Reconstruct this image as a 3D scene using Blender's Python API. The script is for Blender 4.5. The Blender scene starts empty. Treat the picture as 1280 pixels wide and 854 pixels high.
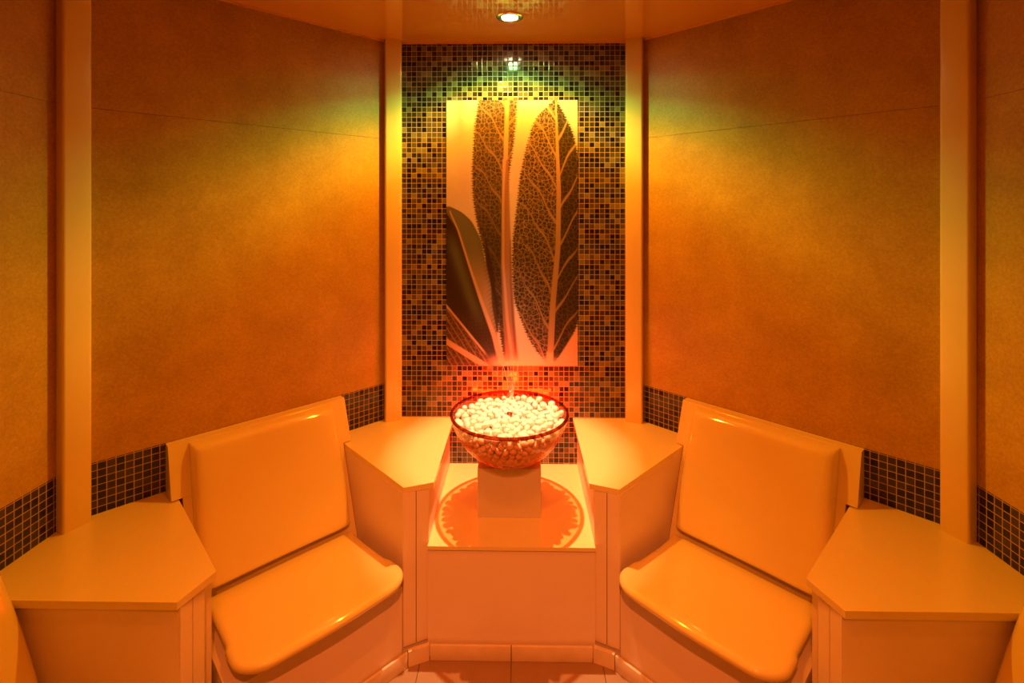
import bpy, bmesh, math, random
import numpy as np
from mathutils import Vector, Matrix

random.seed(7)
C = bpy.context.scene.collection
PI = math.pi
R = 1.291            # room apothem
CY = 0.909           # room centre (0, CY)
HW = R * math.tan(PI / 8)
CEIL = 2.222
COUNTER = 0.575
TRAY = 0.372
STRIP_TOP = 0.732

# ------------------------------------------------------------------ materials
def new_mat(name):
    m = bpy.data.materials.new(name); m.use_nodes = True
    nt = m.node_tree
    return m, nt, nt.nodes['Principled BSDF']

def N(nt, t, **kw):
    n = nt.nodes.new(t)
    for k, v in kw.items(): setattr(n, k, v)
    return n

def math_node(nt, op, a, b=None, c=None):
    n = N(nt, 'ShaderNodeMath', operation=op)
    for i, v in enumerate((a, b, c)):
        if v is None: continue
        if isinstance(v, (int, float)): n.inputs[i].default_value = v
        else: nt.links.new(v, n.inputs[i])
    return n.outputs[0]

def simple(name, col, rough=0.3, coat=0.0, noise=0.0, scale=30.0, spec=0.5, metal=0.0, bump=0.0):
    m, nt, b = new_mat(name)
    b.inputs['Roughness'].default_value = rough
    b.inputs['Coat Weight'].default_value = coat
    b.inputs['Coat Roughness'].default_value = 0.04
    b.inputs['Specular IOR Level'].default_value = spec
    b.inputs['Metallic'].default_value = metal
    tc = N(nt, 'ShaderNodeTexCoord')
    nz = N(nt, 'ShaderNodeTexNoise'); nz.inputs['Scale'].default_value = scale
    nz.inputs['Detail'].default_value = 6
    nt.links.new(tc.outputs['Object'], nz.inputs['Vector'])
    rp = N(nt, 'ShaderNodeValToRGB')
    rp.color_ramp.elements[0].position = 0.3; rp.color_ramp.elements[1].position = 0.7
    rp.color_ramp.elements[0].color = tuple(c * (1 - noise) for c in col) + (1,)
    rp.color_ramp.elements[1].color = tuple(min(1, c * (1 + noise)) for c in col) + (1,)
    nt.links.new(nz.outputs['Fac'], rp.inputs['Fac'])
    nt.links.new(rp.outputs['Color'], b.inputs['Base Color'])
    if bump:
        bp = N(nt, 'ShaderNodeBump'); bp.inputs['Strength'].default_value = bump
        bp.inputs['Distance'].default_value = 0.002
        nt.links.new(nz.outputs['Fac'], bp.inputs['Height'])
        nt.links.new(bp.outputs['Normal'], b.inputs['Normal'])
    return m

def mosaic(name, pitch, ramp, z0=0.0, x0=0.0, seed=0.0):
    m, nt, b = new_mat(name)
    tc = N(nt, 'ShaderNodeTexCoord')
    sx = N(nt, 'ShaderNodeSeparateXYZ'); nt.links.new(tc.outputs['Object'], sx.inputs[0])
    u = math_node(nt, 'DIVIDE', math_node(nt, 'ADD', sx.outputs['X'], 10 * pitch * 40 + x0), pitch)
    v = math_node(nt, 'DIVIDE', math_node(nt, 'ADD', sx.outputs['Z'], 10 * pitch * 40 + z0), pitch)
    fu = math_node(nt, 'FLOOR', u); fv = math_node(nt, 'FLOOR', v)
    cv = N(nt, 'ShaderNodeCombineXYZ'); nt.links.new(fu, cv.inputs[0]); nt.links.new(fv, cv.inputs[1])
    cv.inputs[2].default_value = seed
    wn = N(nt, 'ShaderNodeTexWhiteNoise', noise_dimensions='3D'); nt.links.new(cv.outputs[0], wn.inputs['Vector'])
    rp = N(nt, 'ShaderNodeValToRGB'); cr = rp.color_ramp; cr.interpolation = 'CONSTANT'
    cr.elements[0].position = 0; cr.elements[0].color = ramp[0][1] + (1,)
    cr.elements[1].position = ramp[1][0]; cr.elements[1].color = ramp[1][1] + (1,)
    for p, c in ramp[2:]:
        e = cr.elements.new(p); e.color = c + (1,)
    nt.links.new(wn.outputs['Value'], rp.inputs['Fac'])
    # distance to the joint
    du = math_node(nt, 'ABSOLUTE', math_node(nt, 'SUBTRACT', math_node(nt, 'FRACT', u), 0.5))
    dv = math_node(nt, 'ABSOLUTE', math_node(nt, 'SUBTRACT', math_node(nt, 'FRACT', v), 0.5))
    mx = math_node(nt, 'MAXIMUM', du, dv)
    mr = N(nt, 'ShaderNodeMapRange'); mr.inputs['From Min'].default_value = 0.442; mr.inputs['From Max'].default_value = 0.462
    nt.links.new(mx, mr.inputs['Value'])
    mix = N(nt, 'ShaderNodeMix', data_type='RGBA')
    nt.links.new(mr.outputs[0], mix.inputs['Factor'])
    nt.links.new(rp.outputs['Color'], mix.inputs['A'])
    mix.inputs['B'].default_value = (0.46, 0.34, 0.20, 1)
    nt.links.new(mix.outputs['Result'], b.inputs['Base Color'])
    rr = N(nt, 'ShaderNodeMapRange'); rr.inputs['To Min'].default_value = 0.12; rr.inputs['To Max'].default_value = 0.75
    nt.links.new(mr.outputs[0], rr.inputs['Value']); nt.links.new(rr.outputs[0], b.inputs['Roughness'])
    # each glass tile sits slightly out of true, joints are sunk
    geo = N(nt, 'ShaderNodeNewGeometry')
    tilt = N(nt, 'ShaderNodeVectorMath', operation='SUBTRACT'); nt.links.new(wn.outputs['Color'], tilt.inputs[0]); tilt.inputs[1].default_value = (0.5, 0.5, 0.5)
    sc = N(nt, 'ShaderNodeVectorMath', operation='SCALE'); nt.links.new(tilt.outputs[0], sc.inputs[0]); sc.inputs['Scale'].default_value = 0.05
    ad = N(nt, 'ShaderNodeVectorMath', operation='ADD'); nt.links.new(geo.outputs['Normal'], ad.inputs[0]); nt.links.new(sc.outputs[0], ad.inputs[1])
    nm = N(nt, 'ShaderNodeVectorMath', operation='NORMALIZE'); nt.links.new(ad.outputs[0], nm.inputs[0])
    bp = N(nt, 'ShaderNodeBump', invert=True); bp.inputs['Strength'].default_value = 0.35; bp.inputs['Distance'].default_value = 0.0015
    sm = N(nt, 'ShaderNodeMapRange', interpolation_type='SMOOTHSTEP'); sm.inputs['From Min'].default_value = 0.37; sm.inputs['From Max'].default_value = 0.46
    nt.links.new(mx, sm.inputs['Value'])
    nt.links.new(sm.outputs[0], bp.inputs['Height']); nt.links.new(nm.outputs[0], bp.inputs['Normal'])
    nt.links.new(bp.outputs['Normal'], b.inputs['Normal'])
    return m

def panel_mat():
    m, nt, b = new_mat('mottled tan wall panel')
    tc = N(nt, 'ShaderNodeTexCoord')
    n1 = N(nt, 'ShaderNodeTexNoise'); n1.inputs['Scale'].default_value = 5; n1.inputs['Detail'].default_value = 10; n1.inputs['Roughness'].default_value = 0.65
    n2 = N(nt, 'ShaderNodeTexNoise'); n2.inputs['Scale'].default_value = 160; n2.inputs['Detail'].default_value = 3
    for n in (n1, n2): nt.links.new(tc.outputs['Object'], n.inputs['Vector'])
    s = math_node(nt, 'ADD', math_node(nt, 'MULTIPLY', n1.outputs['Fac'], 0.6), math_node(nt, 'MULTIPLY', n2.outputs['Fac'], 0.4))
    rp = N(nt, 'ShaderNodeValToRGB')
    rp.color_ramp.elements[0].position = 0.36; rp.color_ramp.elements[0].color = (0.39, 0.235, 0.02, 1)
    rp.color_ramp.elements[1].position = 0.66; rp.color_ramp.elements[1].color = (0.58, 0.37, 0.04, 1)
    nt.links.new(s, rp.inputs['Fac']); nt.links.new(rp.outputs['Color'], b.inputs['Base Color'])
    b.inputs['Roughness'].default_value = 0.42
    bp = N(nt, 'ShaderNodeBump'); bp.inputs['Strength'].default_value = 0.25; bp.inputs['Distance'].default_value = 0.001
    nt.links.new(n2.outputs['Fac'], bp.inputs['Height']); nt.links.new(bp.outputs['Normal'], b.inputs['Normal'])
    return m

def floor_tile_mat():
    m, nt, b = new_mat('beige floor tile')
    tc = N(nt, 'ShaderNodeTexCoord')
    sx = N(nt, 'ShaderNodeSeparateXYZ'); nt.links.new(tc.outputs['Object'], sx.inputs[0])
    ms = []
    for o, off in (('X', 9.0), ('Y', 9.12)):
        f = math_node(nt, 'FRACT', math_node(nt, 'DIVIDE', math_node(nt, 'ADD', sx.outputs[o], off), 0.3))
        ms.append(math_node(nt, 'ABSOLUTE', math_node(nt, 'SUBTRACT', f, 0.5)))
    mx = math_node(nt, 'MAXIMUM', *ms)
    g = math_node(nt, 'GREATER_THAN', mx, 0.494)
    nz = N(nt, 'ShaderNodeTexNoise'); nz.inputs['Scale'].default_value = 14; nz.inputs['Detail'].default_value = 5
    nt.links.new(tc.outputs['Object'], nz.inputs['Vector'])
    rp = N(nt, 'ShaderNodeValToRGB')
    rp.color_ramp.elements[0].color = (0.30, 0.17, 0.085, 1); rp.color_ramp.elements[1].color = (0.38, 0.23, 0.12, 1)
    nt.links.new(nz.outputs['Fac'], rp.inputs['Fac'])
    mix = N(nt, 'ShaderNodeMix', data_type='RGBA'); nt.links.new(g, mix.inputs['Factor'])
    nt.links.new(rp.outputs['Color'], mix.inputs['A']); mix.inputs['B'].default_value = (0.16, 0.09, 0.05, 1)
    nt.links.new(mix.outputs['Result'], b.inputs['Base Color']); b.inputs['Roughness'].default_value = 0.4
    return m

def thin_glass(name, tint, gloss=1.0):
    m, nt, b = new_mat(name)
    out = nt.nodes['Material Output']
    tr = N(nt, 'ShaderNodeBsdfTransparent'); tr.inputs[0].default_value = tint + (1,)
    gl = N(nt, 'ShaderNodeBsdfGlossy'); gl.inputs['Roughness'].default_value = 0.03
    lw = N(nt, 'ShaderNodeLayerWeight'); lw.inputs['Blend'].default_value = 0.5
    f = math_node(nt, 'MULTIPLY', math_node(nt, 'MULTIPLY_ADD', math_node(nt, 'POWER', lw.outputs['Facing'], 4.0), 0.55, 0.03), gloss)
    mx = N(nt, 'ShaderNodeMixShader'); nt.links.new(f, mx.inputs[0])
    nt.links.new(tr.outputs[0], mx.inputs[1]); nt.links.new(gl.outputs[0], mx.inputs[2])
    nt.links.new(mx.outputs[0], out.inputs['Surface']); nt.nodes.remove(b)
    return m

def emit(name, col, s):
    m, nt, b = new_mat(name)
    b.inputs['Base Color'].default_value = (1, 1, 1, 1)
    b.inputs['Emission Color'].default_value = col + (1,)
    b.inputs['Emission Strength'].default_value = s
    return m

M = dict(
    cream=simple('cream glazed solid surface', (0.80, 0.67, 0.28), 0.22, 0.6, 0.012, 8),
    shell=simple('cream moulded shell', (0.80, 0.65, 0.22), 0.08, 1.0, 0.01, 6),
    riser=simple('cream matt panel', (0.82, 0.68, 0.56), 0.40, 0.15, 0.015, 8),
    pillar=simple('cream painted pillar', (0.78, 0.62, 0.22), 0.25, 0.5, 0.01, 6),
    joint=simple('dark joint', (0.10, 0.05, 0.02), 0.8),
    ceiling=simple('glossy cream ceiling', (0.78, 0.42, 0.06), 0.05, 0.9, 0.01, 4),
    base_tile=simple('beige baseboard tile', (0.76, 0.60, 0.42), 0.4, 0.1, 0.06, 20),
    stone=simple('white marble pebble', (0.90, 0.84, 0.70), 0.4, 0.15, 0.05, 45, bump=0.2),
    block=simple('cream stone block', (0.66, 0.56, 0.40), 0.35, 0.2, 0.02, 12),
    steel=simple('chrome', (0.8, 0.75, 0.7), 0.15, metal=1.0),
    copper=simple('brass nozzle', (0.55, 0.22, 0.10), 0.3, metal=1.0),
    panel=panel_mat(), floor=floor_tile_mat(),
    glass=thin_glass('clear bowl glass', (0.96, 0.78, 0.62)),
    rim=thin_glass('amber glass rim', (0.55, 0.20, 0.10)),
    water=thin_glass('water', (0.97, 0.93, 0.88), 2.0),
)
DARK = (0.010, 0.010, 0.011); DK2 = (0.028, 0.024, 0.020); MID = (0.046, 0.038, 0.024); MD2 = (0.088, 0.078, 0.045); LT = (0.18, 0.165, 0.09)
M['ceiling'].node_tree.nodes['Principled BSDF'].inputs['Coat IOR'].default_value = 1.9
M['mosaic'] = mosaic('brown glass mosaic', 0.0223, [(0, DARK), (0.20, DK2), (0.38, MID), (0.62, MD2), (0.84, LT)], z0=0.0022, x0=0.002)
M['strip'] = mosaic('dark brown glass mosaic', 0.0223, [(0, DARK), (0.45, DK2), (0.72, MID)], z0=0.0075, seed=3.0)

# ------------------------------------------------------------------ helpers
def tag(o, label=None, cat=None, group=None, kind=None):
    if label: o['label'] = label
    if cat: o['category'] = cat
    if group: o['group'] = group
    if kind: o['kind'] = kind
    return o

def frame(k):
    """matrix of the wall frame k: local x along the wall, y outward from the room centre, z up"""
    return Matrix.Translation((0, CY, 0)) @ Matrix.Rotation(-k * PI / 4, 4, 'Z')

def finish(name, bm, mat, parent=None, matrix=None, bevel=0.0, seg=3, smooth=math.radians(35), origin=(0, 0, 0)):
    if bevel:
        es = [e for e in bm.edges if len(e.link_faces) == 2 and e.calc_face_angle(0) > math.radians(25)]
        bmesh.ops.bevel(bm, geom=es, offset=bevel, segments=seg, profile=0.5, affect='EDGES', clamp_overlap=True)
    bmesh.ops.recalc_face_normals(bm, faces=bm.faces)
    if any(origin): bmesh.ops.translate(bm, verts=bm.verts, vec=Vector(origin) * -1)
    me = bpy.data.meshes.new(name); bm.to_mesh(me); bm.free()
    me.materials.append(mat)
    me.shade_smooth()
    if smooth < 3: me.set_sharp_from_angle(angle=smooth)
    o = bpy.data.objects.new(name, me); C.objects.link(o)
    if parent: o.parent = parent
    elif matrix is not None: o.matrix_world = matrix @ Matrix.Translation(origin)
    return o

def prism(pts, z0, z1):
    """vertical prism over an xy polygon"""
    bm = bmesh.new()
    a = [bm.verts.new((x, y, z0)) for x, y in pts]; b = [bm.verts.new((x, y, z1)) for x, y in pts]
    bm.faces.new(a[::-1]); bm.faces.new(b)
    n = len(pts)
    for i in range(n): bm.faces.new((a[i], a[(i + 1) % n], b[(i + 1) % n], b[i]))
    return bm

def extrude_yz(prof, x0, x1, bm=None):
    """prism along x over a (y,z) profile"""
    bm = bm or bmesh.new()
    a = [bm.verts.new((x0, y, z)) for y, z in prof]; b = [bm.verts.new((x1, y, z)) for y, z in prof]
    bm.faces.new(a); bm.faces.new(b[::-1])
    n = len(prof)
    for i in range(n): bm.faces.new((a[i], b[i], b[(i + 1) % n], a[(i + 1) % n]))
    return bm

def box(x0, x1, y0, y1, z0, z1): return prism([(x0, y0), (x1, y0), (x1, y1), (x0, y1)], z0, z1)

def lathe(prof, seg=64, closed=False):
    bm = bmesh.new(); rings = []
    for r, z in prof:
        rings.append([bm.verts.new((r * math.cos(2 * PI * i / seg), r * math.sin(2 * PI * i / seg), z)) for i in range(seg)] if r > 1e-6 else [bm.verts.new((0, 0, z))])
    pairs = list(zip(rings, rings[1:])) + ([(rings[-1], rings[0])] if closed else [])
    for a, b in pairs:
        for i in range(seg):
            j = (i + 1) % seg
            if len(a) == 1 and len(b) == 1: continue
            if len(a) == 1: bm.faces.new((a[0], b[i], b[j]))
            elif len(b) == 1: bm.faces.new((a[i], a[j], b[0]))
            else: bm.faces.new((a[i], a[j], b[j], b[i]))
    return bm

def empty(name, matrix):
    o = bpy.data.objects.new(name, None); C.objects.link(o); o.matrix_world = matrix; o.empty_display_size = 0.1
    return o

def copy_tree(o, parent=None):
    c = o.copy(); C.objects.link(c)
    if parent: c.parent = parent
    for ch in list(o.children): copy_tree(ch, c)
    return c

# ------------------------------------------------------------------ the room
names = {0: 'wall_back', -1: 'wall_back_left', 1: 'wall_back_right', -2: 'wall_left', 2: 'wall_right',
         -3: 'wall_front_left', 3: 'wall_front_right', 4: 'wall_front'}
SEAM = 1.795
T = 0.06
for k, nm in names.items():
    F = frame(k); h0 = HW; h1 = (R + T) * math.tan(PI / 8)
    # structural slab; face just behind the finishes
    if k == 0:
        o = finish(nm, prism([(-h0, R), (h0, R), (h1, R + T), (-h1, R + T)], 0, CEIL), M['mosaic'], matrix=F)
        tag(o, 'brown mosaic tiled back wall behind the pebble bowl', kind='structure')
        continue
    o = finish(nm, prism([(-h0 - .002, R + .006), (h0 + .002, R + .006), (h1, R + T), (-h1, R + T)], 0, CEIL), M['joint'], matrix=F)
    tag(o, kind='structure')
    lo = 0.0 if k in (4, 3, -3) else STRIP_TOP
    for z0, z1 in ((lo, SEAM - .0005), (SEAM + .0005, CEIL)):
        finish('wall_panel', box(-h0, h0, R, R + .006, z0, z1), M['panel'], parent=o, bevel=.0006, seg=1)
    if lo: finish('mosaic_strip', box(-h0, h0, R, R + .006, COUNTER - .03, lo - .0005), M['strip'], parent=o)

def octagon(r, off=0):
    return [(r / math.cos(PI / 8) * math.sin(PI / 8 + i * PI / 4), CY + r / math.cos(PI / 8) * math.cos(PI / 8 + i * PI / 4)) for i in range(8)][::-1]
tag(finish('floor', prism(octagon(R + T), -0.05, 0.0), M['floor']), kind='structure')
tag(finish('ceiling', prism(octagon(R + T), CEIL, CEIL + 0.05), M['ceiling']), kind='structure')

# thin cove bead under the ceiling (one per wall)
n = 1
for k in names:
    o = finish('trim_%d' % n, box(-HW + .004, HW - .004, R - .006, R - .0005, CEIL - .008, CEIL - .0005), M['ceiling'], matrix=frame(k), bevel=.002, seg=2)
    tag(o, kind='structure'); n += 1
# pillars in every corner
for i in range(8):
    a = i + 0.5
    D = R / math.cos(PI / 8)
    hw = 0.036
    bm = prism([(-hw, D - .052), (hw, D - .052), (hw, D - .0165), (0, D - .001), (-hw, D - .0165)], COUNTER if i in (0, 1, 6, 7) else 0, CEIL - .0005)
    es = [e for e in bm.edges if abs(e.verts[0].co.z - e.verts[1].co.z) > .5 and e.verts[0].co.y < D - .05]
    bmesh.ops.bevel(bm, geom=es, offset=.008, segments=5, profile=0.5, affect='EDGES')
    o = finish('trim_%d' % n, bm, M['pillar'], matrix=frame(a)); n += 1
    tag(o, kind='structure')

# ------------------------------------------------------------------ mural
def mural():
    nx, nz = 300, 606
    W, H = 163.5, 331.0
    xs = np.linspace(0, W, nx); ys = np.linspace(0, H, nz)
    X, Y = np.meshgrid(xs, ys)            # picture coordinates, y down
    X = X + 558.0; Y = Y + 126.0
    rng = np.random.default_rng(3)
    def curve(pts, y): pts = np.array(pts, float); return np.interp(y, pts[:, 1], pts[:, 0])
    def smooth_curve(pts):
        p = np.array(pts, float); yy = np.linspace(p[0, 1], p[-1, 1], 300); xx = np.interp(yy, p[:, 1], p[:, 0])
        kk = np.ones(15) / 15; xp = np.pad(xx, 7, mode='edge'); xx = np.convolve(xp, kk, 'valid')
        return lambda y: np.interp(y, yy, xx)
    def ss(e0, e1, v): t = np.clip((v - e0) / (e1 - e0), 0, 1); return t * t * (3 - 2 * t)
    def mixc(A, B, f): return A * (1 - f[..., None]) + np.asarray(B) * f[..., None]
    # backdrop: cream with soft grey-pink out-of-focus bands
    col = np.zeros(X.shape + (3,)); col[:] = (0.49, 0.44, 0.38)
    band = 0.5 + 0.5 * np.sin((X - 560) / 13.0 + np.sin(Y / 60.0))
    col = mixc(col, (0.47, 0.38, 0.31), 0.5 * ss(0.5, 1, band) * ss(140, 200, Y))
    col = mixc(col, (0.30, 0.21, 0.12), 0.55 * np.exp(-((X - 575 - (Y - 126) * 0.02) / 6.0) ** 2) * (1 - ss(140, 190, Y)))
    # cell network (reticulate veins)
    def network(cell, sq, seed):
        r = np.random.default_rng(seed)
        gx = np.arange(550, 730, cell); gy = np.arange(115, 470, cell * sq)
        P = np.array([(x + r.uniform(-.45, .45) * cell, y + r.uniform(-.45, .45) * cell * sq) for x in gx for y in gy])
        d1 = np.full(X.shape, 1e9); d2 = np.full(X.shape, 1e9)
        for i in range(X.shape[0]):
            y = Y[i, 0]; near = P[np.abs(P[:, 1] - y) < cell * sq * 2.6]
            d = np.sqrt((X[i][:, None] - near[:, 0]) ** 2 + ((y - near[:, 1]) / sq) ** 2)
            d.sort(axis=1); d1[i] = d[:, 0]; d2[i] = d[:, 1]
        return d2 - d1
    net = network(3.6, 1.15, 5); net2 = network(6.0, 1.0, 9)
    edge_noise = 0.9 * np.sin(Y * 2.1) + 0.6 * np.sin(Y * 1.37 + 1)
    VEIN = (0.42, 0.33, 0.19); DARKL = (0.012, 0.011, 0.008); MIDL = (0.032, 0.027, 0.017)
    def leaf(col, left, right, mid, midw, y0, y1, spacing, slope, contrast=1.0, soft=1.2, tone=DARKL, right_net=1.0, low_fade=.35):
        L = smooth_curve(left)(Y) + edge_noise; Rr = smooth_curve(right)(Y) + edge_noise; Mx = smooth_curve(mid)(Y)
        ins = ss(-soft, soft, X - L) * ss(-soft, soft, Rr - X) * ss(y0 - 1, y0 + 1, Y) * (1 - ss(y1 - 1, y1 + 2, Y))
        rt = np.where(X > Mx + 2, right_net, 1.0)
        v = ss(0.9, 0.15, net) * 0.45 * contrast * rt
        v = np.maximum(v, ss(1.1, 0.2, net2) * 0.74 * contrast * rt)
        s = np.abs(X - Mx)
        ph = (Y + s * slope - 0.010 * s * s + 2.2 * np.sin(s * 0.35 + Y * .05)) / spacing + np.where(X > Mx, 0.45, 0)
        dist = np.abs((ph % 1.0) - 0.5) * spacing / math.sqrt(1 + slope * slope)
        w = np.clip(1.6 - s * 0.022, 0.5, 2)
        v = np.maximum(v, (1 - ss(w * 0.4, w * 1.15, dist)) * (0.85 - np.clip(s * 0.007, 0, .4)) * contrast)
        mw = np.interp(Y, [m[0] for m in midw], [m[1] for m in midw]) / 2
        v = np.maximum(v, 1 - ss(mw - .6, mw + .7, s))
        base = mixc(np.zeros(col.shape) + tone, MIDL, 0.55 * ss(0.3, 3.2, net) * contrast)
        fade = (1 - low_fade * ss(200, 330, Y))[..., None]
        vc = np.asarray(VEIN) * (fade * .75 + .25) * np.array([1.0, .9, .8])
        lc = base + (vc - base) * np.clip(v, 0, 1)[..., None]
        return mixc(col, lc, ins)
    # middle leaf, a little soft
    col = leaf(col, [(598, 126), (593, 158), (590, 213), (591, 245), (595, 274), (602, 305), (612, 345), (622, 400), (630, 452)],
               [(647, 126), (642, 183), (637, 213), (634, 245), (632, 290), (631, 340), (634, 400), (637, 452)],
               [(634, 126), (632, 200), (630, 259), (629, 330), (632, 400), (636, 452)], [(126, 5), (240, 6), (452, 6)], 120, 452, 40, 1.8, 0.66, 1.2, (0.022, 0.017, 0.012), low_fade=.85)
    # stem band right of it
    def band_(col, pts, widths, c, a=1.0, soft=1.2):
        x = smooth_curve(pts)(Y); w = np.interp(Y, [q[0] for q in widths], [q[1] for q in widths]) / 2
        y0, y1 = pts[0][1], pts[-1][1]
        f = (1 - ss(w - soft, w + soft, np.abs(X - x))) * ss(y0 - 2, y0 + 2, Y) * (1 - ss(y1 - 1, y1 + 2, Y))
        return mixc(col, c, f * a)
    col = band_(col, [(634, 200), (633, 280), (633, 330), (636, 400), (640, 450)], [(200, 3), (330, 13), (450, 16)], (0.24, 0.12, 0.08), .9)
    col = band_(col, [(629, 200), (629, 330), (634, 400), (640, 450)], [(200, 2), (330, 3), (450, 4)], (0.46, 0.31, 0.20), .8)
    col = band_(col, [(638, 300), (638, 350), (641, 400), (645, 448)], [(300, 1), (448, 3)], (0.10, 0.04, 0.03), .7)
    # dark gap between left leaf and middle leaf
    col = band_(col, [(607, 300), (612, 340), (617, 380), (621, 415)], [(300, 2), (340, 9), (390, 10), (415, 4)], (0.03, 0.016, 0.012), .95)
    # right leaf, sharp
    col = leaf(col, [(694, 126), (678, 137), (666, 155), (657, 186), (650, 219), (646, 257), (641, 296), (640, 333), (642, 375), (651, 400), (660, 423), (674, 445), (683, 451)],
               [(695, 126), (705, 143), (716, 167), (721, 189), (727, 240), (728, 340), (724, 395), (719, 412), (705, 441), (691, 452)],
               [(694, 126), (696, 180), (698, 240), (697, 310), (691, 375), (687, 451)], [(126, 1.2), (180, 3.5), (240, 5.5), (451, 8)], 125, 452, 44, 2.1, right_net=.35)
    col = band_(col, [(687, 440), (686, 458)], [(440, 8), (458, 9)], (0.50, 0.36, 0.22))
    # folded left leaf: dark upper side, paler underside, bright rib
    outer = smooth_curve([(556, 256), (575.5, 264), (589.6, 276.5), (601, 299), (606, 324), (613.5, 358), (615, 383), (620, 410), (627, 450)])(Y)
    rib = smooth_curve([(552, 256), (572.7, 288), (586.8, 333), (601, 375), (617.7, 420), (627, 452)])(Y)
    ins = (1 - ss(-1, 1, X - outer)) * ss(257, 260, Y)
    under = mixc(np.zeros(col.shape) + (0.11, 0.11, 0.07), (0.34, 0.24, 0.17), ss(300, 380, Y) * .8)
    under = mixc(under, (0.05, 0.045, 0.03), 0.8 * (1 - ss(0, 7, outer - X)) * (0.5 + 0.5 * np.sin((X * 0.8 + Y) * 1.1)) * .6)
    col = mixc(col, under, ins)
    dk = mixc(np.zeros(col.shape) + (0.030, 0.016, 0.010), (0.075, 0.085, 0.045), np.exp(-((X - rib + 12) / 7.0) ** 2) * ss(280, 320, Y) * (1 - ss(370, 420, Y)))
    dk = mixc(dk, (0.10, 0.06, 0.03), 0.35 * ss(0.8, 0.2, net) * ss(380, 400, Y))
    col = mixc(col, dk, (1 - ss(-1.5, 0.5, X - rib)) * ss(259, 262, Y))
    col = band_(col, [(562, 264), (572.7, 288), (586.8, 333), (601, 375), (617.7, 420), (628, 455)], [(264, 1.5), (330, 2.5), (420, 6), (455, 9)], (0.45, 0.31, 0.22))
    # low leaf bottom left
    e1 = 386 + (X - 561) * 1.22
    f = ss(-1, 1, Y - e1)
    low = mixc(np.zeros(col.shape) + (0.060, 0.030, 0.016), (0.22, 0.14, 0.08), 0.6 * ss(0.9, 0.2, net2))
    stripes = 1 - ss(0.4, 1.2, np.abs(((Y + (X - 561) * -1.6) / 12 % 1) - .5) * 12 / 1.9)
    low = mixc(low, (0.3, 0.2, 0.12), stripes * .5)
    col = mixc(col, low, f * (1 - ss(608, 616, X)))
    col = mixc(col, (0.50, 0.36, 0.24), (1 - ss(0.6, 1.8, np.abs(Y - e1) / 1.6)) * (1 - ss(600, 612, X)) * .8)
    rr = 427 + (X - 561) * 0.62
    col = mixc(col, (0.46, 0.32, 0.21), (1 - ss(3.2, 5.0, np.abs(Y - rr - 2))) * (1 - ss(612, 620, X)))
    # pale ground at the foot
    foot = ss(438, 456, Y - 0.05 * np.abs(X - 640)) * ss(604, 622, X) * (1 - ss(690, 705, X)) * .75
    col = mixc(col, (0.62, 0.46, 0.34), foot)
    col = mixc(col, (0.62, 0.40, 0.30), ss(-1, 2, (X - 694) - (452 - Y) * 0.62) * ss(395, 410, Y) * .9)
    col = np.clip(col, 0.004, 0.9)
    # mesh
    x0, x1, z0, z1 = -0.294, 0.281, 0.804, 1.966
    th = 0.005
    xw = np.linspace(x0, x1, nx); zw = np.linspace(z1, z0, nz)
    XW, ZW = np.meshgrid(xw, zw)
    V = np.stack([XW.ravel(), np.full(XW.size, -th), ZW.ravel()], 1)
    idx = np.arange(nx * nz).reshape(nz, nx)
    Fq = np.stack([idx[:-1, :-1].ravel(), idx[1:, :-1].ravel(), idx[1:, 1:].ravel(), idx[:-1, 1:].ravel()], 1)
    nb = nx * nz
    back = np.array([(x0, 0, z1), (x1, 0, z1), (x1, 0, z0), (x0, 0, z0)])
    V = np.vstack([V, back])
    c4 = [int(idx[0, 0]), int(idx[0, -1]), int(idx[-1, -1]), int(idx[-1, 0])]
    faces = Fq.tolist()
    edgel = [idx[0, :], idx[:, -1], idx[-1, ::-1], idx[::-1, 0]]
    for i in range(4):
        faces.append([nb + i, nb + (i + 1) % 4] + [int(q) for q in edgel[i][::-1]])
    faces.append([nb + 3, nb + 2, nb + 1, nb])
    me = bpy.data.meshes.new('leaf_mural'); me.from_pydata(V.tolist(), [], faces); me.update()
    at = me.color_attributes.new('print', 'FLOAT_COLOR', 'POINT')
    cc = np.ones((len(V), 4), np.float32); cc[:nb, :3] = col.reshape(-1, 3); cc[nb:, :3] = (0.6, 0.5, 0.35)
    at.data.foreach_set('color', cc.ravel())
    m, nt, b = new_mat('printed leaf panel')
    ca = N(nt, 'ShaderNodeVertexColor', layer_name='print')
    nt.links.new(ca.outputs['Color'], b.inputs['Base Color']); b.inputs['Roughness'].default_value = 0.3
    me.materials.append(m)
    o = bpy.data.objects.new('leaf_mural', me); C.objects.link(o)
    o.location = (0, CY + R - .0003, 0)
    tag(o, 'tall printed panel of enlarged sage leaves set into the mosaic back wall', 'wall picture')
mural()

# ------------------------------------------------------------------ corner counters
# worktop outline in the frame of the corner (x across, y outward): front edge, then along both walls
def corner_pts(xl, xr, r_front, wall):
    """worktop outline in the corner frame; xl, xr = distance of its edges from the middle of the wall on its left and right"""
    def rotp(x, r, a): return (x * math.cos(a) + r * math.sin(a), -x * math.sin(a) + r * math.cos(a))
    a = -PI / 8
    hwall = wall * math.tan(PI / 8)
    return [rotp(xl, r_front, a), rotp(xl, wall, a), rotp(hwall, wall, a), rotp(-xr, wall, -a), rotp(-xr, r_front, -a)][::-1]

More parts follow.
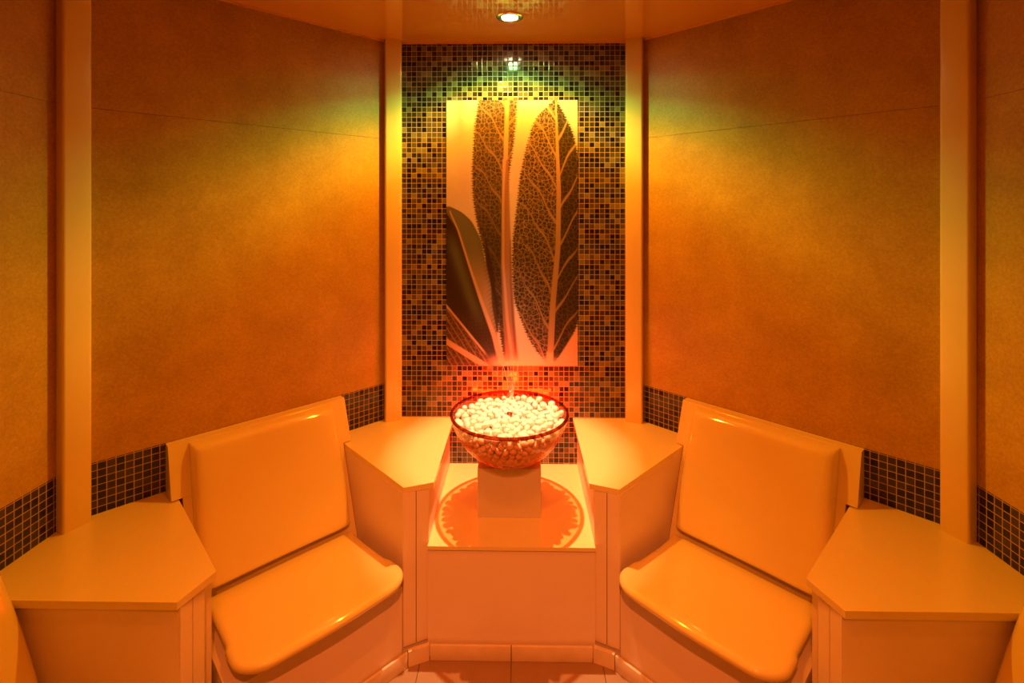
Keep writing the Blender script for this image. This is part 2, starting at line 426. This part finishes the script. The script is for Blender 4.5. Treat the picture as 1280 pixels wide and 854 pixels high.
def make_corner(xl, xr, rf):
    root = empty('corner_counter', frame(0.5) @ Matrix.Translation((0, 1.0, 0)))
    off = (0, 1.0, 0)
    top = corner_pts(xl, xr, rf, R - .0005)
    finish('worktop', prism(top, COUNTER - .018, COUNTER), M['cream'], root, bevel=.005, seg=3, origin=off)
    body_x = {.260: .279, .270: .269, .276: .269, .250: .260}
    bd = corner_pts(body_x[xl], body_x[xr], rf + .005, R - .0005)
    if xl == .276:      # recess beside the seat
        F, B = Vector(bd[-1]), Vector(bd[-2]); d = (B - F).normalized(); side = Vector((-d.y, d.x)) * -.036
        bd = bd[:-1] + [tuple(F + d * .07), tuple(F + d * .07 + side), tuple(F + side)]
    if xr == .276:
        F, B = Vector(bd[0]), Vector(bd[1]); d = (B - F).normalized(); side = Vector((d.y, -d.x)) * -.036
        bd = [tuple(F + side), tuple(F + d * .07 + side), tuple(F + d * .07)] + bd[1:]
    finish('cabinet_body', prism(bd, 0.0, COUNTER - .018), M['riser'], root, bevel=.002, seg=2, origin=off)
    p, q = Vector(sorted((bd[0], bd[-1]))[0]), Vector(sorted((bd[0], bd[-1]))[1])
    t = (q - p).normalized(); nn = Vector((t.y, -t.x)); mid = (p + q) / 2; half = (q - p).length / 2
    def strip(a0, a1, d0, d1): return [tuple(mid + t * u + nn * d) for u, d in ((a0, d0), (a1, d0), (a1, d1), (a0, d1))]
    for a0, a1 in ((-half + .001, -.0012), (.0012, half - .001)):
        finish('front_panel', prism(strip(a0, a1, -.0005, .006), 0.0515, COUNTER - .0185), M['riser'], root, bevel=.001, seg=2, origin=off)
    finish('panel_joint', prism(strip(-.0012, .0012, -.0003, .003), 0.0515, COUNTER - .0185), M['joint'], root, origin=off)
    return root
corner_labels = {
    0.5: 'cream corner counter right of the pebble bowl, under the back right pillar',
    -0.5: 'cream corner counter left of the pebble bowl, under the back left pillar',
    1.5: 'cream corner counter at the right, nearer than the right seat, under the wide pillar',
    -1.5: 'cream corner counter at the left, nearer than the left seat, under the wide pillar'}
for a, lab in corner_labels.items():
    o = make_corner(*{0.5: (.260, .270, .770), -0.5: (.270, .260, .770), 1.5: (.276, .250, .772), -1.5: (.250, .276, .772)}[a])
    o.matrix_world = frame(a) @ Matrix.Translation((0, 1.0, 0))
    tag(o, lab, 'counter', 'corner counters between the seats')

# ------------------------------------------------------------------ seats
def panel_r(z):   # leaning back panel face
    return R - 0.035 - (0.735 - z) * 0.36

def make_seat(wing=.297, lower=.2665, bhw=.240):
    off = (0, 1.0, 0)
    root = empty('bench_seat', frame(1) @ Matrix.Translation(off))
    # back panel: leaning wedge, wider above the counters
    zt = 0.731; zc = COUNTER + .004; zl = 0.26
    bm = extrude_yz([(R - .0005, zc), (R - .0005, zt), (panel_r(zt), zt), (panel_r(zc), zc)], -wing, wing)
    finish('back_panel', bm, M['cream'], root, bevel=.004, seg=3, origin=off)
    bm = extrude_yz([(R - .0005, zl), (R - .0005, zc - .0005), (panel_r(zc), zc - .0005), (panel_r(zl), zl)], -lower, lower)
    finish('lower_back_panel', bm, M['cream'], root, bevel=.0015, seg=2, origin=off)
    # riser box with bowed front
    rf = 0.757
    finish('riser', box(-.256, .256, rf, panel_r(.27) + .02, 0.0, 0.262), M['riser'], root, bevel=.004, seg=3, origin=off)
    # backrest shell
    nu, nv = 40, 40; hw = bhw; z0, z1 = .328, .727
    def sup(t):     # -1..1 to rounded profile depth
        return (1 - abs(t) ** 16) ** (1 / 2.2)
    bm = bmesh.new()
    grid = []
    for j in range(nv + 1):
        row = []
        v = -1 + 2 * j / nv; v = math.sin(v * PI / 2) * .8 + v * .2
        for i in range(nu + 1):
            u = -1 + 2 * i / nu; u = math.sin(u * PI / 2) * .8 + u * .2
            z = (z0 + z1) / 2 + (z1 - z0) / 2 * v
            # side edges flare: slightly wider at the middle
            w = hw * (1 + .012 * (1 - v * v))
            dep = .050 * sup(u) * (1 - abs(v) ** 34) ** .5
            hollow = .010 * math.cos(u * PI / 2) * (0.4 + 0.6 * math.cos(v * PI / 2))
            belly = -.008 * math.cos(v * PI / 2)
            y = panel_r(z) - .004 - dep + (hollow + belly) * (1 if abs(u) < 1 else 0)
            row.append(bm.verts.new((w * u, y, z)))
        grid.append(row)
    for j in range(nv):
        for i in range(nu): bm.faces.new((grid[j][i], grid[j][i + 1], grid[j + 1][i + 1], grid[j + 1][i]))
    # back side
    be = [grid[0][i] for i in range(nu + 1)] + [grid[j][nu] for j in range(1, nv + 1)] + [grid[nv][i] for i in range(nu - 1, -1, -1)] + [grid[j][0] for j in range(nv - 1, 0, -1)]
    bv = [bm.verts.new((v.co.x, panel_r(v.co.z) - .0005, v.co.z)) for v in be]
    nb = len(be)
    for i in range(nb): bm.faces.new((be[i], bv[i], bv[(i + 1) % nb], be[(i + 1) % nb]))
    bm.faces.new(bv)
    finish('backrest', bm, M['shell'], root, origin=off, smooth=math.radians(50))
    # seat shell: rings from the outline inwards
    rr, rfz = 1.078, .655
    def outline(n=26):
        pts = [(-.234, rr), (.234, rr)]
        side = [(.236, .95), (.239, .835), (.243, .820), (.247, .806)]
        pts += side
        # front rounded corner
        cx, cy, rad = .160, .760, .088
        for i in range(12):
            a = -i / 11 * PI / 2
            pts.append((cx + rad * math.cos(a), cy - .0 + (rad - .004) * math.sin(a)))
        pts += [(.09, .6735), (.04, .6715)]
        half = pts[1:]
        return half
    half = outline()
    full = half + [(0, .671)] + [(-x, y) for x, y in half[::-1]]
    cxm, cym = 0, .83
    def topz(x, y):
        t = (y - .66) / (1.05 - .66)
        z = .352 - .036 * t
        z -= .012 * max(0, math.cos(x / .25 * PI / 2)) * math.exp(-((t - .55) / .38) ** 2)   # sitting hollow
        return z
    bm = bmesh.new()
    rings = []
    th = .033
    # (scale inset, dz from top, use surface)
    prof = [(-.030, -th, 0), (-.010, -th + .002, 0), (-.002, -th + .010, 0), (0.0, -th + .018, 0), (-.0015, -.010, 0), (-.006, -.0042, 0), (-.013, -.0012, 0), (-.022, 0, 0)]
    nf = len(full)
    cen = Vector((0, .84))
    nrm = []
    for i in range(nf):
        p = Vector(full[i - 1]); q = Vector(full[(i + 1) % nf]); t = (q - p).normalized(); nrm.append(Vector((t.y, -t.x)))
    # orientation check: normals outward
    if (Vector(full[5]) - cen).dot(nrm[5]) < 0: nrm = [-a for a in nrm]
    for ins, dz, _ in prof:
        ring = []
        for i in range(nf):
            p = Vector(full[i]) + nrm[i] * ins
            ring.append(bm.verts.new((p.x, p.y, topz(p.x, p.y) + dz)))
        rings.append(ring)
    last = [Vector((v.co.x, v.co.y)) for v in rings[-1]]
    for s in (.9, .78, .64, .5, .36, .22, .1):
        ring = []
        for i in range(nf):
            p = cen + (last[i] - cen) * s
            ring.append(bm.verts.new((p.x, p.y, topz(p.x, p.y))))
        rings.append(ring)
    c = bm.verts.new((cen.x, cen.y, topz(cen.x, cen.y)))
    for a, b in zip(rings, rings[1:]):
        for i in range(nf): bm.faces.new((a[i], a[(i + 1) % nf], b[(i + 1) % nf], b[i]))
    for i in range(nf): bm.faces.new((rings[-1][i], rings[-1][(i + 1) % nf], c))
    bm.faces.new(rings[0][::-1])
    finish('seat', bm, M['shell'], root, origin=off, smooth=math.radians(60))
    return root
seat0 = make_seat()
seat_labels = {
    1: 'cream moulded seat with backrest, to the right of the pebble bowl, fully in view',
    -1: 'cream moulded seat with backrest, to the left of the pebble bowl, fully in view',
    2: 'cream moulded seat cut off by the right edge, only its backrest showing',
    -2: 'cream moulded seat cut off by the left edge, only its backrest showing'}
for k, lab in seat_labels.items():
    o = seat0 if k == 1 else copy_tree(seat0) if k == -1 else make_seat(.258, .2485, .247)
    o.matrix_world = frame(k) @ Matrix.Translation((0, 1.0, 0))
    tag(o, lab, 'seat', 'moulded seats along the walls')

# ------------------------------------------------------------------ plinth between the counters
off = (0, .95, 0)
root = empty('fountain_plinth', frame(0) @ Matrix.Translation(off))
tag(root, 'low cream shelf between the two back counters, under the bowl', 'shelf')
finish('shelf_top', box(-.2785, .2785, .752, R - .0005, TRAY - .012, TRAY), M['cream'], root, bevel=.003, seg=3, origin=off)
finish('front_panel', box(-.2785, .2785, .760, R - .02, 0, TRAY - .0125), M['riser'], root, bevel=.002, seg=2, origin=off)

# baseboards: one run per wall, tiles with joints
bn = {0: 'baseboard_back', -1: 'baseboard_back_left', 1: 'baseboard_back_right', -2: 'baseboard_left', 2: 'baseboard_right'}
for k, nm in bn.items():
    r = .752
    bm = bmesh.new()
    for x0, x1 in ((-.268, -.0012), (.0012, .268)):
        b2 = box(x0, x1, r - .009, r - .0005, .0005, .05); me = bpy.data.meshes.new('t'); b2.to_mesh(me); bm.from_mesh(me); bpy.data.meshes.remove(me); b2.free()
    o = finish(nm, bm, M['base_tile'], matrix=frame(k), bevel=.0012, seg=2)
    tag(o, kind='structure')
    finish('grout', box(-.0012, .0012, r - .007, r - .001, .001, .049), M['joint'], parent=o)
i = 0
for a, side in ((-1.5, 'corner_far_left'), (-.5, 'corner_left'), (.5, 'corner_right'), (1.5, 'corner_far_right')):
    P = corner_pts(0.270, 0.270, 0.7435, 1.0); yf = P[0][1]; w = abs(P[0][0])
    o = finish('baseboard_' + side, prism([(-w + .001, yf), (w - .001, yf), (w + .0, yf + .0135), (-w - .0, yf + .0135)], .0005, .05), M['base_tile'], matrix=frame(a), bevel=.001, seg=2)
    tag(o, kind='structure')

# ------------------------------------------------------------------ pedestal, bowl, pebbles
BX, BY = -.010, 1.862
PTOP = .549
o = finish('pedestal_block', box(-.115, .115, -.045, .145, 0, PTOP - TRAY), M['block'], matrix=Matrix.Translation((BX, BY, TRAY)), bevel=.0035, seg=3)
tag(o, 'square cream pedestal block standing on the low shelf under the glass bowl', 'pedestal')

BR, BH = .2165, .180      # rim radius, bowl height
def bowl_z(r, R0=BR, H0=BH):  # outer shell height above its foot
    t = min(1, r / R0)
    return H0 * (1 - math.sqrt(max(0, 1 - t ** 2.0))) ** 0.82 if t < 1 else H0
def bowl_prof():
    out = []; n = 36
    a1 = math.radians(78)
    for i in range(n + 1):
        a = a1 * i / n
        out.append((BR * math.sin(a) / math.sin(a1), BH * (1 - math.cos(a)) / (1 - math.cos(a1))))
    return out
outer = bowl_prof()
outer = [(r, max(z, .0)) for r, z in outer]
TH = .0055
inner = []
for i, (r, z) in enumerate(outer):
    p = outer[max(0, i - 1)]; q = outer[min(len(outer) - 1, i + 1)]
    t = Vector((q[0] - p[0], q[1] - p[1])).normalized(); nn = Vector((-t.y, t.x))
    inner.append((max(0, r + nn.x * TH), z + nn.y * TH))
root = empty('glass_bowl', Matrix.Translation((BX, BY, PTOP + .0005)))
tag(root, 'large clear glass bowl full of white pebbles on the cream pedestal', 'bowl')
prof = [(0.0, outer[0][1])] + outer[1:] + inner[::-1][:-1] + [(0.0, inner[0][1])]
finish('bowl_body', lathe(prof, 96), M['glass'], root, smooth=math.radians(60))
rimp = []
for i in range(12):
    a = 2 * PI * i / 12
    rimp.append((BR - TH / 2 + 0.0062 * math.cos(a), BH + .0055 + .0060 * math.sin(a)))
finish('rim', lathe(rimp, 96, closed=True), M['rim'], root, smooth=3.2)

# pebbles: a jittered close packing inside the bowl, settled by pushing overlaps apart
def pack(r0=.0138, seed=11):
    rng = np.random.default_rng(seed)
    a1 = math.radians(78); A = (BR - TH - .001) / math.sin(a1); B = BH / (1 - math.cos(a1))
    P = []; d = r0 * 2.04
    for kz in range(12):
        z = TH + r0 + kz * d * .83
        for jy in range(-10, 11):
            for ix in range(-10, 11):
                x = ix * d + (jy % 2) * d / 2 + (kz % 2) * d / 2; y = jy * d * .87 + (kz % 2) * d * .29
                rr = math.hypot(x, y)
                top = .189 - .06 * max(0, rr - .14)
                if z < top and (rr / (A - r0)) ** 2 + ((z - B) / (B - TH - r0)) ** 2 < 1.12 and rr < BR - TH - r0 * .6:
                    P.append((x, y, z))
    P = np.array(P) + rng.uniform(-.35, .35, (len(P), 3)) * r0
    rad = r0 * rng.uniform(.82, 1.14, len(P))
    for it in range(200):
        P[:, 2] -= .0005 if it < 140 else .0001
        dd = P[:, None, :] - P[None, :, :]; L = np.sqrt((dd ** 2).sum(-1)) + 1e-9
        ov = np.clip((rad[:, None] + rad[None, :]) * .98 - L, 0, None); np.fill_diagonal(ov, 0)
        P += (dd / L[..., None] * ov[..., None]).sum(1) * .34
        q = np.stack([P[:, 0] / (A - rad), P[:, 1] / (A - rad), (P[:, 2] - B) / (B - TH - rad - .001)], 1)
        ql = np.sqrt((q ** 2).sum(1)); s = np.where((ql > 1) & (P[:, 2] < B), 1 / ql, 1)
        P[:, 0] *= s; P[:, 1] *= s; P[:, 2] = B + (P[:, 2] - B) * s
        rxy = np.hypot(P[:, 0], P[:, 1]); lim = BR - TH - rad - .001
        s = np.where(rxy > lim, lim / rxy, 1); P[:, 0] *= s; P[:, 1] *= s
    return P, rad * .935
PB, RB = pack()
protos = []
for s in range(7):
    bm = bmesh.new(); bmesh.ops.create_icosphere(bm, subdivisions=3, radius=1)
    rs = random.Random(40 + s)
    ax = (rs.uniform(1.0, 1.22), rs.uniform(.88, 1.04), rs.uniform(.74, .92)); ph = [rs.uniform(0, 6) for _ in range(6)]
    for v in bm.verts:
        c = v.co
        f = 1 + .07 * math.sin(2.1 * c.x + ph[0]) + .07 * math.sin(2.6 * c.y + ph[1]) + .05 * math.sin(3.1 * c.z + ph[2]) + .03 * math.sin(4.5 * (c.x + c.y) + ph[3])
        v.co = Vector((c.x * ax[0], c.y * ax[1], c.z * ax[2])) * f
        v.co.z += .12 * v.co.x ** 2 * (1 if s % 2 else 0)
    me = bpy.data.meshes.new('pebble'); bm.to_mesh(me); bm.free(); me.materials.append(M['stone']); me.shade_smooth(); protos.append(me)
BZ = PTOP + .0005
# the ones the photograph shows largest: exposed on top, then those against the front of the glass
camv = np.array([.0288 - BX, -BY, 1.5 - BZ])
dirn = camv[None, :] - PB; dirn /= np.linalg.norm(dirn, axis=1)[:, None]
expo = np.zeros(len(PB))
for i in range(len(PB)):
    d = PB - PB[i]; al = d @ dirn[i]; perp = np.sqrt(np.maximum(0, (d ** 2).sum(1) - al ** 2))
    cover = np.clip((RB + RB[i] * .8 - perp) / (RB[i] * 1.2), 0, 1) * (al > RB[i] * .5)
    expo[i] = cover.sum()
order = np.argsort(expo)
single = set(order[:300].tolist())
for n_, i in enumerate(order[:300]):
    o = bpy.data.objects.new('pebble', protos[int(i) % 7]); C.objects.link(o)
    o.location = (BX + PB[i, 0], BY + PB[i, 1], BZ + PB[i, 2])
    rs = random.Random(int(i)); o.rotation_euler = (rs.uniform(-.7, .7), rs.uniform(-.7, .7), rs.uniform(0, 6.28)); o.scale = (RB[i],) * 3
    tag(o, 'white rounded pebble among the many filling the glass bowl', 'pebble', 'white pebbles in the glass bowl')
bm = bmesh.new()
for i in range(len(PB)):
    if i in single: continue
    k0 = len(bm.verts); bm.from_mesh(protos[i % 7]); bm.verts.ensure_lookup_table()
    rs = random.Random(i)
    mt = Matrix.Translation(PB[i].tolist()) @ Matrix.Rotation(rs.uniform(0, 6.28), 4, 'Z') @ Matrix.Rotation(rs.uniform(-.7, .7), 4, 'X') @ Matrix.Scale(float(RB[i]), 4)
    bmesh.ops.transform(bm, matrix=mt, verts=bm.verts[k0:])
o = finish('pebble_fill', bm, M['stone'], matrix=Matrix.Translation((BX, BY, BZ)), smooth=3.2)
tag(o, 'deeper white pebbles beneath the top layer in the glass bowl', 'pebbles', kind='stuff')

# mist nozzle in the middle of the pebbles with its fine jets
topz = PB[(np.hypot(PB[:, 0], PB[:, 1]) < .035)][:, 2].max() + BZ
root = empty('spray_nozzle', Matrix.Translation((BX, BY - .002, topz + .006)))
tag(root, 'small copper coloured spray nozzle in the middle of the white pebbles', 'nozzle')
finish('nozzle_stem', lathe([(0, -.030), (.0055, -.030), (.0055, .004), (0, .004)], 24), M['copper'], root)
finish('nozzle_cap', lathe([(0, .004), (.0105, .004), (.0115, .007), (.0095, .0105), (.004, .012), (0, .012)], 32), M['copper'], root)

root = empty('water_spray', Matrix.Translation((BX + .006, BY + .150, BZ + BH - .016)))
tag(root, 'thin jets of water rising behind the pebbles in front of the leaf picture', 'water jets')
for q, (dx, h) in enumerate(((-.034, .150), (-.019, .165), (-.004, .145), (.009, .170), (.026, .155))):
    bm = bmesh.new(); ns = 22; pr = None
    for s in range(ns + 1):
        t = s / ns; rad = .00105 * (1 - .4 * t)
        cx = dx * t ** 1.1; cy = .004 * math.sin(q * 2) * t; cz = h * t
        ring = [bm.verts.new((cx + rad * math.cos(a * PI / 3), cy + rad * math.sin(a * PI / 3), cz)) for a in range(6)]
        if pr:
            for a in range(6): bm.faces.new((pr[a], pr[(a + 1) % 6], ring[(a + 1) % 6], ring[a]))
        else: bm.faces.new(ring[::-1])
        pr = ring
    bm.faces.new(pr)
    finish('water_jet', bm, M['jet'] if 'jet' in M else M.setdefault('jet', simple('white water spray', (.9, .85, .75), .2, 1.0)), root, smooth=3.2)

# ------------------------------------------------------------------ lamps
def ceiling_lamp(x, y, label, lens, strength, k=1.0):
    root = empty('ceiling_spotlight', Matrix.Translation((x, y, CEIL)))
    tag(root, label, 'ceiling light', 'recessed ceiling lights')
    finish('trim_ring', lathe([(r * k, z) for r, z in [(.021, -.0005), (.034, -.0005), (.034, -.003), (.030, -.006), (.023, -.006), (.021, -.004)]], 48, closed=True), M['steel'], root)
    finish('lens', lathe([(0, -.0035), (.0205 * k, -.0035), (.0205 * k, -.0005), (0, -.0005)], 32), emit('lit lens', lens, strength), root)

def spot(name, loc, target, col, power, half, blend, size=.012):
    l = bpy.data.lights.new(name, 'SPOT'); l.color = col; l.energy = power
    l.spot_size = math.radians(half * 2); l.spot_blend = blend; l.shadow_soft_size = size
    o = bpy.data.objects.new(name, l); C.objects.link(o); o.location = loc
    d = Vector(target) - Vector(loc); o.rotation_euler = d.to_track_quat('-Z', 'Y').to_euler()
    return o

def gobo(o, stops):
    """beam colour by angle from the axis (the coloured filter of the lamp)"""
    l = o.data; l.use_nodes = True; nt = l.node_tree
    em = nt.nodes['Emission']
    tc = N(nt, 'ShaderNodeTexCoord'); sx = N(nt, 'ShaderNodeSeparateXYZ'); nt.links.new(tc.outputs['Normal'], sx.inputs[0])
    ang = math_node(nt, 'ARCCOSINE', math_node(nt, 'ABSOLUTE', sx.outputs['Z']))
    t = math_node(nt, 'DIVIDE', ang, math.radians(90))
    rp = N(nt, 'ShaderNodeValToRGB'); cr = rp.color_ramp
    mxv = max(max(c) for _, c in stops)
    for i, (d, c) in enumerate(stops):
        e = cr.elements[i] if i < 2 else cr.elements.new(d / 90)
        e.position = d / 90; e.color = tuple(v / mxv for v in c) + (1,)
    nt.links.new(t, rp.inputs['Fac']); nt.links.new(rp.outputs['Color'], em.inputs['Color'])
    em.inputs['Strength'].default_value = mxv

LX, LY = -.010, 1.905
ceiling_lamp(LX, LY, 'small lit recessed ceiling spotlight above the glass bowl', (1, .86, .45), 120, 1.5)
lz = CEIL - .016
o = spot('bowl_spotlight', (LX, LY, lz), (LX, LY, 0), (1, 1, 1), 30, 80, .1)
gobo(o, [(0, (8, 4.4, 2.3)), (12.5, (7, 3.5, 1.5)), (17, (2.6, .85, .04)), (30, (1.9, .46, 0)), (42, (2.4, .80, 0)), (50, (2.8, 1.5, .14)), (56.5, (1.75, 1.25, .20)), (61, (.60, .82, .12)), (65, (.14, .46, .10)), (70, (.02, .10, .02)), (80, (0, 0, 0))])
# lamps of the same kind over the middle and the front of the room (outside the frame)
for x, y, p, lab, aim, stops in (
        (0, .80, 45, 'recessed ceiling spotlight over the middle of the room', (0, .80, 0), [(0, (1, .235, .008)), (26, (1, .235, .008)), (40, (.5, .08, .0)), (60, (.2, .02, 0)), (80, (0, 0, 0))]),
        (0, -.12, 170, 'recessed ceiling spotlight by the front wall', (0, 1.6, .05), [(0, (1, .20, .04)), (12, (1, .20, .04)), (22, (.30, .05, .006)), (32, (.06, .01, 0)), (60, (0, 0, 0))])):
    ceiling_lamp(x, y, lab, (1, .4, .05), 12)
    o = spot('room_spot', (x, y, lz), aim, (1.0, 1, 1), p, 80, .1, .02)
    gobo(o, stops)
# red light behind the bowl: a short strip against the mosaic and a small uplight
l = bpy.data.lights.new('red_strip', 'AREA'); l.shape = 'RECTANGLE'; l.size = .36; l.size_y = .015; l.color = (1, .02, .001); l.energy = 5.5
o = bpy.data.objects.new('red_strip', l); C.objects.link(o); o.location = (BX, CY + R - .085, .66); o.rotation_euler = (math.radians(96), 0, 0)
l = bpy.data.lights.new('red_uplight', 'POINT'); l.color = (1, .035, .002); l.energy = 4; l.shadow_soft_size = .02
o = bpy.data.objects.new('red_uplight', l); C.objects.link(o); o.location = (BX + .015, CY + R - .105, BZ + BH - .012)

w = bpy.data.worlds.new('world'); bpy.context.scene.world = w; w.use_nodes = True
w.node_tree.nodes['Background'].inputs[0].default_value = (0, 0, 0, 1)

# ------------------------------------------------------------------ camera
cam = bpy.data.cameras.new('camera'); co = bpy.data.objects.new('camera', cam); C.objects.link(co)
co.location = (.0288, 0, 1.5); co.rotation_euler = (PI / 2, 0, math.radians(.91))
cam.sensor_width = 36; cam.lens = 627 / 1280 * 36; cam.shift_y = -(427 - 258.4) / 1280; cam.clip_start = .01
sc = bpy.context.scene; sc.camera = co
vs = sc.view_settings; vs.view_transform = 'Standard'; vs.look = 'None'; vs.gamma = 1; vs.use_curve_mapping = False; vs.exposure = 0
